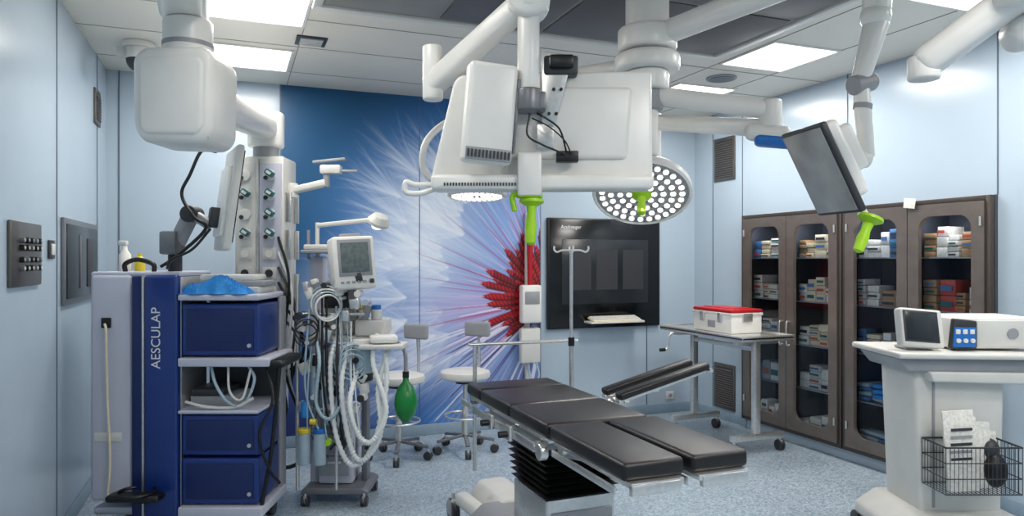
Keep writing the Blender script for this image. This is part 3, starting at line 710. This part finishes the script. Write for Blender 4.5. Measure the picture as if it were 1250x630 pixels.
for k in range(3): a.ring((-0.24,-0.12-0.01*k,1.18-0.03*k),0.07,0.005,M_dgrey,rot=(90,10*k,20))
for k in range(3): a.ring((0.06,-0.14-0.01*k,0.98-0.03*k),0.08,0.005,M_hose2,rot=(90,10*k,20))
def hose(pts,m=M_hose,r=0.016): a.tube(pts,r,m,n=16,seg=10,rib=0.14)
hose([(-0.06,-0.1,1.10),(-0.08,-0.16,0.90),(-0.04,-0.18,0.50),(0.06,-0.18,0.305),(0.19,-0.17,0.42),(0.27,-0.14,0.80),(0.24,-0.08,1.08)])
hose([(0.02,-0.1,1.06),(0.0,-0.2,0.80),(0.05,-0.2,0.45),(0.13,-0.2,0.34),(0.24,-0.18,0.50),(0.22,-0.14,0.8),(0.29,-0.08,1.06)])
hose([(0.08,-0.1,0.9),(0.06,-0.24,0.70),(0.12,-0.24,0.50),(0.20,-0.22,0.47),(0.28,-0.2,0.66),(0.19,-0.16,0.95),(0.20,-0.08,1.12)],M_hose)
hose([(-0.18,-0.1,1.08),(-0.14,-0.2,0.95),(-0.16,-0.2,0.7),(-0.08,-0.2,0.60),(0.0,-0.16,0.72),(0.02,-0.1,0.98)],M_hose2,0.012)
for k in range(16):
    x=rs.uniform(-0.29,0.05); a.tube([(x,-0.1,rs.uniform(1.0,1.4)),(x+rs.uniform(-.02,.06),-0.17,0.8),(x+rs.uniform(-.02,.1),-0.17,0.5),(x+rs.uniform(0,.1),-0.12,rs.uniform(0.3,0.7))],rs.choice([0.003,0.005,0.007]),rs.choice([M_hose,M_dgrey,M_hose2,M_black]))
for x,m in ((-0.25,M_hose2),(-0.15,M_hose2)):
    a.cyl((x,-0.15,0.30),(x,-0.15,0.50),0.04,m,bev=0.006); a.cyl((x,-0.15,0.50),(x,-0.15,0.53),0.043,M_yel if x<-0.2 else M_bcap,bev=0.005)
    a.bx(x-0.02,x+0.02,-0.12,0.02,0.46,0.50,M_steel)
a.cyl((-0.24,-0.15,0.60),(-0.24,-0.15,0.70),0.03,M_sky,bev=0.005)
a.cyl((-0.10,-0.16,0.44),(-0.10,-0.12,0.44),0.022,M_lime,seg=14); a.cyl((-0.20,-0.19,0.58),(-0.16,-0.19,0.58),0.018,M_yel,seg=14)
a.bx(0.10,0.38,-0.18,0.05,1.03,1.06,M_white2,0.01); a.box((0.24,-0.08,1.09),(0.18,0.14,0.05),M_white,bev=0.02,rot=(0,0,15))
a.beam((0.06,0.05,1.12),(0.12,0.05,1.30),0.05,0.05,M_grey,0.01)
a.tube([(0.26,0.0,1.08),(0.33,-0.05,1.06),(0.38,-0.08,1.0),(0.385,-0.08,0.86)],0.013,M_grey)
a.cyl((-0.24,0.12,1.6),(-0.24,0.12,1.85),0.014,M_white2,seg=12)
a.beam((-0.24,0.12,1.83),(0.14,0.0,1.86),0.03,0.03,M_white2,0.01); a.cyl((-0.30,0.12,1.60),(-0.30,0.12,1.80),0.01,M_grey,seg=10)
a.lathe([(0.02,0.05),(0.05,0.04),(0.075,0.0),(0.07,-0.02),(0.02,-0.022)],M_white2,Matrix.Translation((0.20,-0.02,1.85))@Euler((rad(20),rad(25),0)).to_matrix().to_4x4())
a.cyl((0.205,-0.03,1.822),(0.20,-0.02,1.84),0.05,M_led,seg=20)
ana=a.done()
a=A('patient_monitor',(0.704,4.69),YAW)
Mx=Matrix.Translation((0.03,-0.05,1.575))@Euler((rad(-6),rad(-3),rad(28))).to_matrix().to_4x4()
a.box((0,0,0),(0.27,0.16,0.34),M_white,bev=0.02,seg=4,M=Mx); a.box((0.0,-0.083,0.03),(0.215,0.008,0.235),M_grey,bev=0.004,M=Mx)
a.box((0,-0.088,0.032),(0.18,0.006,0.19),M_lcd,bev=0.002,M=Mx)
for k in range(6): a.box((-0.09+k*0.036,-0.083,-0.125),(0.022,0.01,0.016),M_grey,bev=0.003,M=Mx)
a.box((0.10,-0.083,-0.125),(0.03,0.02,0.03),M_dgrey,bev=0.008,M=Mx); a.box((0,0,0.18),(0.14,0.03,0.03),M_grey,bev=0.01,M=Mx)
a.beam((0.02,0.0,1.41),(0.02,0.06,1.20),0.05,0.05,M_grey,0.01)
a.done(ana)
a=A('breathing_bag',(0.704,4.69),YAW)
a.lathe([(0.012,0.0),(0.03,0.01),(0.062,0.06),(0.075,0.12),(0.068,0.18),(0.045,0.235),(0.02,0.265),(0.018,0.31)],M_green,Matrix.Translation((0.385,-0.08,0.55)),seg=24)
a.cyl((0.385,-0.08,0.84),(0.385,-0.08,0.88),0.021,M_black,seg=16); a.done(ana)

# ---------------------------------------------------------------- central ceiling hub with surgical lights
def lime_handle(a,p,q):
    p=Vector(p); q=Vector(q); L=(q-p).length
    M=frame(p,q); M.translation=p
    a.lathe([(0.012,-0.01),(0.05,0.0),(0.052,0.012),(0.022,0.03),(0.018,0.06),(0.024,L*0.6),(0.02,L*0.95),(0.008,L)],M_lime,M,seg=20)
def lamp_head(a,c,r,n,handle=True):
    n=Vector(n).normalized(); M=frame(Vector(c),Vector(c)+n); M.translation=Vector(c)
    a.lathe([(0.02,-0.075),(r*0.45,-0.07),(r*0.92,-0.035),(r,-0.01),(r,0.02),(r*0.95,0.03),(r*0.93,0.018),(0.02,0.016)],M_white,M,seg=48)
    a.lathe([(0.01,0.016),(r*0.92,0.018),(r*0.92,0.02),(0.01,0.022)],M_grey,M,seg=48)
    for ri,cnt in ((0.25,8),(0.43,14),(0.62,20),(0.80,27)):
        for k in range(cnt):
            t=2*math.pi*(k+0.5*(cnt%3))/cnt
            P=M@Vector((r*ri*math.cos(t),r*ri*math.sin(t),0.024)); a.cyl(P-n*0.004,P+n*0.006,r*0.058,M_led,seg=8)
            P2=M@Vector((r*ri*math.cos(t+math.pi/cnt),r*ri*math.sin(t+math.pi/cnt),0.024)); a.cyl(P2-n*0.004,P2+n*0.003,r*0.024,M_mgrey,seg=6)
    if handle: lime_handle(a,M@Vector((0,0,0.02)),M@Vector((0,0,0.16)))
    return M
a=A('surgical_light',(1.966,3.094),YAW)
a.cyl((0,0,3.0),(0,0,3.08),0.22,M_white,bev=0.02); a.cyl((0,0,2.70),(0,0,3.02),0.11,M_white,bev=0.01)
a.cyl((0,0,2.66),(0,0,2.78),0.15,M_white,bev=0.02); a.cyl((0,0,2.645),(0,0,2.665),0.12,M_grey); a.cyl((0,0,2.56),(0,0,2.645),0.165,M_white,bev=0.02); a.cyl((0,0,2.46),(0,0,2.56),0.11,M_white,bev=0.015); a.cyl((0,0,2.36),(0,0,2.46),0.08,M_grey,bev=0.01)
a.cyl((0,0,2.13),(0,0,2.38),0.055,M_white,bev=0.01)
a.beam((0.02,0,2.73),(0.50,-0.50,2.80),0.12,0.10,M_white,0.035,4,ext=0.08)
a.beam((0.02,0,2.44),(0.53,-0.15,2.34),0.10,0.09,M_white,0.035,4,ext=0.08)
a.cyl((0.57,-0.16,2.24),(0.57,-0.16,2.38),0.055,M_white,bev=0.012)
a.beam((0.10,0.30,2.36),(0.58,-0.16,2.24),0.10,0.085,M_white,0.035,4); a.beam((0.46,-0.12,2.235),(0.66,-0.19,2.20),0.10,0.085,M_white,0.035,4)
a.beam((0.50,-0.135,2.190),(0.67,-0.194,2.165),0.105,0.06,M_bcap,0.028,5)
a.cyl((0.10,0.35,2.12),(0.10,0.35,2.42),0.045,M_white,bev=0.01)
lamp_head(a,(0.0,0.15,1.965),0.262,(-0.12,-0.56,-0.80))
a.tube([(0.10,0.35,2.15),(0.13,0.36,2.02),(0.08,0.26,1.99),(0.03,0.19,2.0)],0.025,M_white)
a.beam((0,0,2.60),(-0.62,0.42,2.60),0.09,0.08,M_white,0.03,4); a.cyl((-0.62,0.42,2.25),(-0.62,0.42,2.64),0.045,M_white,bev=0.01)
lamp_head(a,(-0.88,0.20,1.965),0.16,(0.0,-0.08,-1.0),handle=False)
a.tube([(-0.62,0.42,2.28),(-0.85,0.35,2.36),(-1.02,0.25,2.36),(-1.14,0.1,2.22),(-1.15,0.1,2.06),(-1.03,0.16,1.98)],0.018,M_white,n=10)
o=a.done()
ld=bpy.data.lights.new('surgical_spot','SPOT'); ld.energy=60; ld.spot_size=rad(26); ld.spot_blend=1.0; ld.shadow_soft_size=0.1; ld.color=(1,0.98,0.95)
lo=bpy.data.objects.new('surgical_spot',ld); bpy.context.scene.collection.objects.link(lo)
p=Vector((1.99,3.14,1.86)); lo.location=p; lo.rotation_euler=(Vector((1.52,3.22,0.9))-p).to_track_quat('-Z','Y').to_euler()

# ---------------------------------------------------------------- front monitor boom
a=A('ceiling_monitor_boom',(1.216,2.745),YAW)
a.slab([(-0.34,2.375),(0.465,2.395),(0.47,1.93),(0.455,1.89),(-0.45,1.885),(-0.465,1.93),(-0.365,2.35)],-0.05,0.02,M_white,0.016)
a.slab([(-0.455,1.885),(0.46,1.89),(0.462,1.95),(-0.455,1.95)],-0.12,0.0,M_white,0.018)
a.slab([(-0.18,2.02),(0.36,2.02),(0.38,2.32),(-0.10,2.32)],-0.075,-0.03,M_white,0.02)
a.slab([(-0.32,2.35),(0.44,2.365),(0.44,1.93),(-0.43,1.93)],0.018,0.026,M_screen,0.002)
for k in range(26): a.bx(-0.40+0.012*k,-0.394+0.012*k,-0.124,-0.118,1.902,1.915,M_dgrey,0)
Mb=Matrix.Translation((-0.215,-0.16,2.185))@Euler((rad(3),rad(4),rad(14))).to_matrix().to_4x4()
a.box((0,0,0),(0.20,0.10,0.40),M_white,bev=0.022,seg=4,M=Mb); a.box((0,-0.05,-0.165),(0.185,0.012,0.05),M_grey,bev=0.004,M=Mb)
for k in range(12): a.box((-0.082+0.015*k,-0.058,-0.165),(0.007,0.008,0.03),M_dgrey,bev=0,M=Mb)
a.box((0.105,0,0),(0.012,0.08,0.3),M_mgrey,bev=0.004,M=Mb)
a.cyl((-0.055,-0.14,2.28),(-0.055,-0.14,2.60),0.045,M_white,bev=0.008); a.cyl((-0.055,-0.14,2.60),(-0.055,-0.14,2.74),0.085,M_white,bev=0.02)
a.cyl((-0.055,-0.14,2.20),(-0.055,-0.14,2.29),0.058,M_mgrey,bev=0.008); a.box((-0.05,-0.13,2.24),(0.13,0.09,0.07),M_mgrey,bev=0.006)
a.slab([(0.0,2.16),(0.05,2.14),(0.12,2.40),(0.14,2.44),(0.0,2.46)],-0.10,-0.085,M_steel,0.003)
a.slab([(-0.02,2.06),(0.05,2.06),(0.05,2.16),(-0.02,2.16)],-0.10,-0.075,M_steel,0.003)
a.bx(0.01,0.15,-0.11,-0.04,2.36,2.44,M_dgrey,0.01); a.box((0.08,-0.12,2.41),(0.1,0.05,0.05),M_black,bev=0.01)
for x,z in ((0.03,2.20),(0.06,2.2),(0.05,2.3),(0.08,2.3)): a.cyl((x,-0.11,z),(x,-0.095,z),0.007,M_black,seg=8)
a.bx(0.06,0.15,-0.125,-0.08,2.00,2.045,M_black,0.004)
a.tube([(-0.05,-0.16,2.19),(-0.06,-0.18,2.10),(0.0,-0.18,2.06),(0.06,-0.15,2.04),(0.09,-0.13,2.03)],0.004,M_black)
a.tube([(-0.02,-0.16,2.19),(0.02,-0.19,2.16),(0.07,-0.18,2.12),(0.10,-0.13,2.04)],0.004,M_black)
a.tube([(-0.04,-0.16,2.17),(0.03,-0.18,2.13),(0.09,-0.16,2.08),(0.12,-0.13,2.03)],0.003,M_black)
a.bx(-0.10,0.0,-0.14,-0.06,1.86,2.04,M_white,0.012); a.cyl((-0.05,-0.08,1.855),(-0.05,-0.08,1.885),0.055,M_lime,bev=0.006)
lime_handle(a,(-0.04,-0.08,1.85),(-0.045,-0.09,1.66))
a.tube([(-0.09,-0.08,1.875),(-0.12,-0.09,1.86),(-0.11,-0.1,1.80)],0.012,M_lime)
a.tube([(-0.44,-0.08,1.91),(-0.52,-0.08,1.91),(-0.56,-0.08,1.92),(-0.56,-0.08,1.88),(-0.50,-0.08,1.875),(-0.44,-0.08,1.895)],0.012,M_white)
a.beam((-0.055,-0.14,2.66),(-0.46,0.10,2.38),0.10,0.095,M_white,0.03,4,ext=0.08)
a.cyl((-0.47,0.10,2.30),(-0.47,0.10,2.54),0.045,M_white,bev=0.01); a.cyl((-0.055,-0.22,2.66),(-0.055,-0.06,2.66),0.09,M_white,bev=0.015)
a.beam((-0.055,-0.14,2.74),(0.0,-0.5,2.82),0.13,0.12,M_white,0.04,4,ext=0.1)
a.cyl((0.0,-0.5,2.75),(0.0,-0.5,3.06),0.09,M_white,bev=0.01); a.cyl((0.0,-0.5,3.0),(0.0,-0.5,3.08),0.16,M_white,bev=0.01)
a.done()

# ---------------------------------------------------------------- right monitor boom
a=A('surgical_monitor_boom',(2.368,2.18),YAW)
a.cyl((0.10,0,2.95),(0.10,0,3.08),0.14,M_white,bev=0.01)
a.cyl((0.10,0,2.62),(0.10,0,2.97),0.055,M_white,bev=0.01)
a.cyl((0.10,0,2.58),(0.03,0,2.33),0.05,M_white,r2=0.036,bev=0.008); a.sph((0.095,0,2.60),0.06,M_white)
a.cyl((-0.01,-0.02,2.31),(0.09,0.02,2.34),0.04,M_grey,bev=0.008)
a.cyl((0.035,0,2.30),(0.06,0,2.02),0.034,M_white,r2=0.03,bev=0.006); a.cyl((0.04,0,2.22),(0.043,0,2.24),0.037,M_grey)
a.cyl((-0.04,0,2.03),(0.07,0,2.01),0.035,M_white,bev=0.01)
e1=Vector((-0.165,-0.03,0.32)).normalized()
e2=Vector((0.10,-0.90,0.10)); e2=(e2-e1*e2.dot(e1)).normalized(); n=e1.cross(e2)
if n.x>0: n=-n
c0=(-0.125,0.0,1.965)
Mp=axes(e2,n,e1,c0)
if Mp.to_3x3().determinant()<0: Mp=axes(-e2,n,e1,c0)
a.box((0,0,0),(0.29,0.03,0.39),M_dgrey,bev=0.01,seg=3,M=Mp)
a.box((0,0.016,0),(0.262,0.006,0.36),M_screen3,bev=0.002,M=Mp)
a.box((0,-0.045,0.02),(0.25,0.07,0.33),M_white,bev=0.025,seg=4,M=Mp); a.box((0,-0.11,0.04),(0.18,0.08,0.20),M_white,bev=0.02,seg=4,M=Mp)
a.beam((-0.02,0,1.92),(0.05,-0.02,1.77),0.025,0.025,M_white,0.006)
lime_handle(a,(0.065,-0.02,1.775),(0.005,-0.03,1.63))
a.done()

# ---------------------------------------------------------------- far right ceiling arms
a=A('ceiling_equipment_boom',(2.2,1.60),YAW)
a.beam((-0.06,0.05,2.27),(0.14,-0.10,2.44),0.12,0.10,M_white,0.04,5,ext=0.1)
a.cyl((-0.08,0.06,2.20),(-0.08,0.06,2.28),0.05,M_white,bev=0.01)
a.beam((0.14,0.0,2.33),(0.45,-0.1,2.36),0.15,0.11,M_white,0.05,5); a.cyl((0.14,-0.1,2.38),(0.14,-0.1,3.06),0.10,M_white,bev=0.02); a.cyl((0.14,-0.1,3.0),(0.14,-0.1,3.08),0.2,M_white,bev=0.02)
a.done()

# ---------------------------------------------------------------- right equipment cart
a=A('equipment_cart',(3.695,2.787),YAW)
a.slab([(-0.20,0.22),(0.24,0.22),(0.26,1.0),(0.22,1.05),(-0.19,1.05),(-0.235,1.0)],-0.14,0.22,M_white2,0.025)
a.bx(-0.14,-0.128,-0.148,-0.13,0.26,1.0,M_grey,0.002)
a.slab([(-0.38,1.078),(0.50,1.068),(0.50,1.10),(-0.38,1.112)],-0.26,0.27,M_white2,0.014)
a.slab([(-0.30,1.00),(0.48,0.99),(0.50,1.065),(-0.36,1.075)],-0.20,0.22,M_grey,0.015)
a.slab([(-0.18,0.95),(0.50,0.93),(0.50,0.995),(-0.2,1.005)],-0.22,0.20,M_white2,0.012)
a.slab([(-0.36,0.09),(0.40,0.09),(0.40,0.16),(0.26,0.24),(-0.24,0.24),(-0.36,0.16)],-0.24,0.28,M_white2,0.02)
for x in (-0.34,0.38):
    for y in (-0.22,0.27): a.castor(x,y,0.05)
crt=a.done()
a=A('wire_basket',(3.695,2.787),YAW)
bx0,bx1,bz0,bz1=-0.20,0.19,0.40,0.64
for z in (bz0,0.48,0.56,bz1):
    for p,q in (((bx0,-0.15),(bx1,-0.15)),((bx1,-0.15),(bx1,-0.36)),((bx1,-0.36),(bx0,-0.36)),((bx0,-0.36),(bx0,-0.15))):
        a.cyl(p+(z,),q+(z,),0.003 if z<bz1 else 0.005,M_dgrey,seg=6)
for k in range(19):
    x=bx0+(bx1-bx0)*k/18; a.cyl((x,-0.36,bz0),(x,-0.36,bz1),0.0018,M_dgrey,seg=6); a.cyl((x,-0.36,bz0),(x,-0.15,bz0),0.0018,M_dgrey,seg=6)
for k in range(9):
    y=-0.36+0.21*k/8
    for x in (bx0,bx1): a.cyl((x,y,bz0),(x,y,bz1),0.0018,M_dgrey,seg=6)
bsk=a.done(crt)
a=A('leaflets',(3.695,2.787),YAW)
for k,(x,w,h) in enumerate(((-0.10,0.16,0.41),(-0.08,0.17,0.37),(-0.02,0.22,0.34),(0.03,0.22,0.29))):
    a.box((x,-0.32+0.03*k,0.41+h/2),(w,0.012,h),M_paper,rot=(-4,2*k-3,0),bev=0.002)
for j in range(8): a.box((-0.10,-0.329,0.46+0.038*j),(0.11,0.002,0.014),M_dgrey if j%2 else M_grey,rot=(-4,-3,0),bev=0)
a.sph((0.11,-0.27,0.50),(0.06,0.06,0.09),M_black); a.sph((0.10,-0.24,0.60),(0.05,0.05,0.06),M_dgrey)
a.done(crt)
a=A('electrosurgical_unit',(3.695,2.787),YAW)
a.bx(-0.03,0.44,-0.14,0.20,1.117,1.285,M_white,0.014); a.slab([(-0.055,1.118),(0.09,1.118),(0.09,1.27),(-0.035,1.285)],-0.165,-0.13,M_dgrey,0.01)
a.slab([(-0.045,1.13),(0.08,1.13),(0.08,1.235),(-0.035,1.235)],-0.17,-0.16,M_bcap,0.004)
a.bx(0.10,0.43,-0.147,-0.135,1.13,1.27,M_white2,0.004)
for k in range(3): a.cyl((-0.018+0.038*k,-0.18,1.165),(-0.018+0.038*k,-0.165,1.165),0.012,M_white,seg=12)
for k in range(3): a.bx(-0.03+0.038*k,-0.006+0.038*k,-0.174,-0.168,1.20,1.225,M_white,0.002)
a.cyl((0.29,-0.155,1.2),(0.29,-0.145,1.2),0.03,M_grey,seg=18)
for x in (0.0,0.40): a.cyl((x,-0.1,1.107),(x,-0.1,1.12),0.012,M_black,seg=10)
a.done()
a=A('video_display_unit',(3.695,2.787),YAW)
Mx=Matrix.Translation((-0.21,-0.14,1.228))@Euler((rad(-14),rad(5),rad(10))).to_matrix().to_4x4()
a.box((0,0,0),(0.26,0.06,0.21),M_white2,bev=0.018,seg=4,M=Mx); a.box((-0.012,-0.031,0.005),(0.21,0.008,0.17),M_dgrey,bev=0.004,M=Mx); a.box((-0.012,-0.036,0.005),(0.19,0.004,0.15),M_screen2,bev=0.001,M=Mx)
a.box((-0.20,-0.08,1.121),(0.16,0.12,0.014),M_grey,bev=0.004)
a.done()

# ---------------------------------------------------------------- camera, world
cam=bpy.data.cameras.new('camera'); cam.sensor_width=36; cam.lens=860/1250*36; cam.shift_y=0.0016; cam.clip_start=0.05
co=bpy.data.objects.new('camera',cam); bpy.context.scene.collection.objects.link(co)
co.location=(0,0,1.6); co.rotation_euler=(rad(90),0,rad(YAW)); bpy.context.scene.camera=co
w=bpy.data.worlds.new('world'); w.use_nodes=True; w.node_tree.nodes['Background'].inputs[0].default_value=(0.6,0.7,0.8,1); w.node_tree.nodes['Background'].inputs[1].default_value=0.3
bpy.context.scene.world=w
vs=bpy.context.scene.view_settings
vs.view_transform='Standard'
vs.look='None'
vs.exposure=0.08
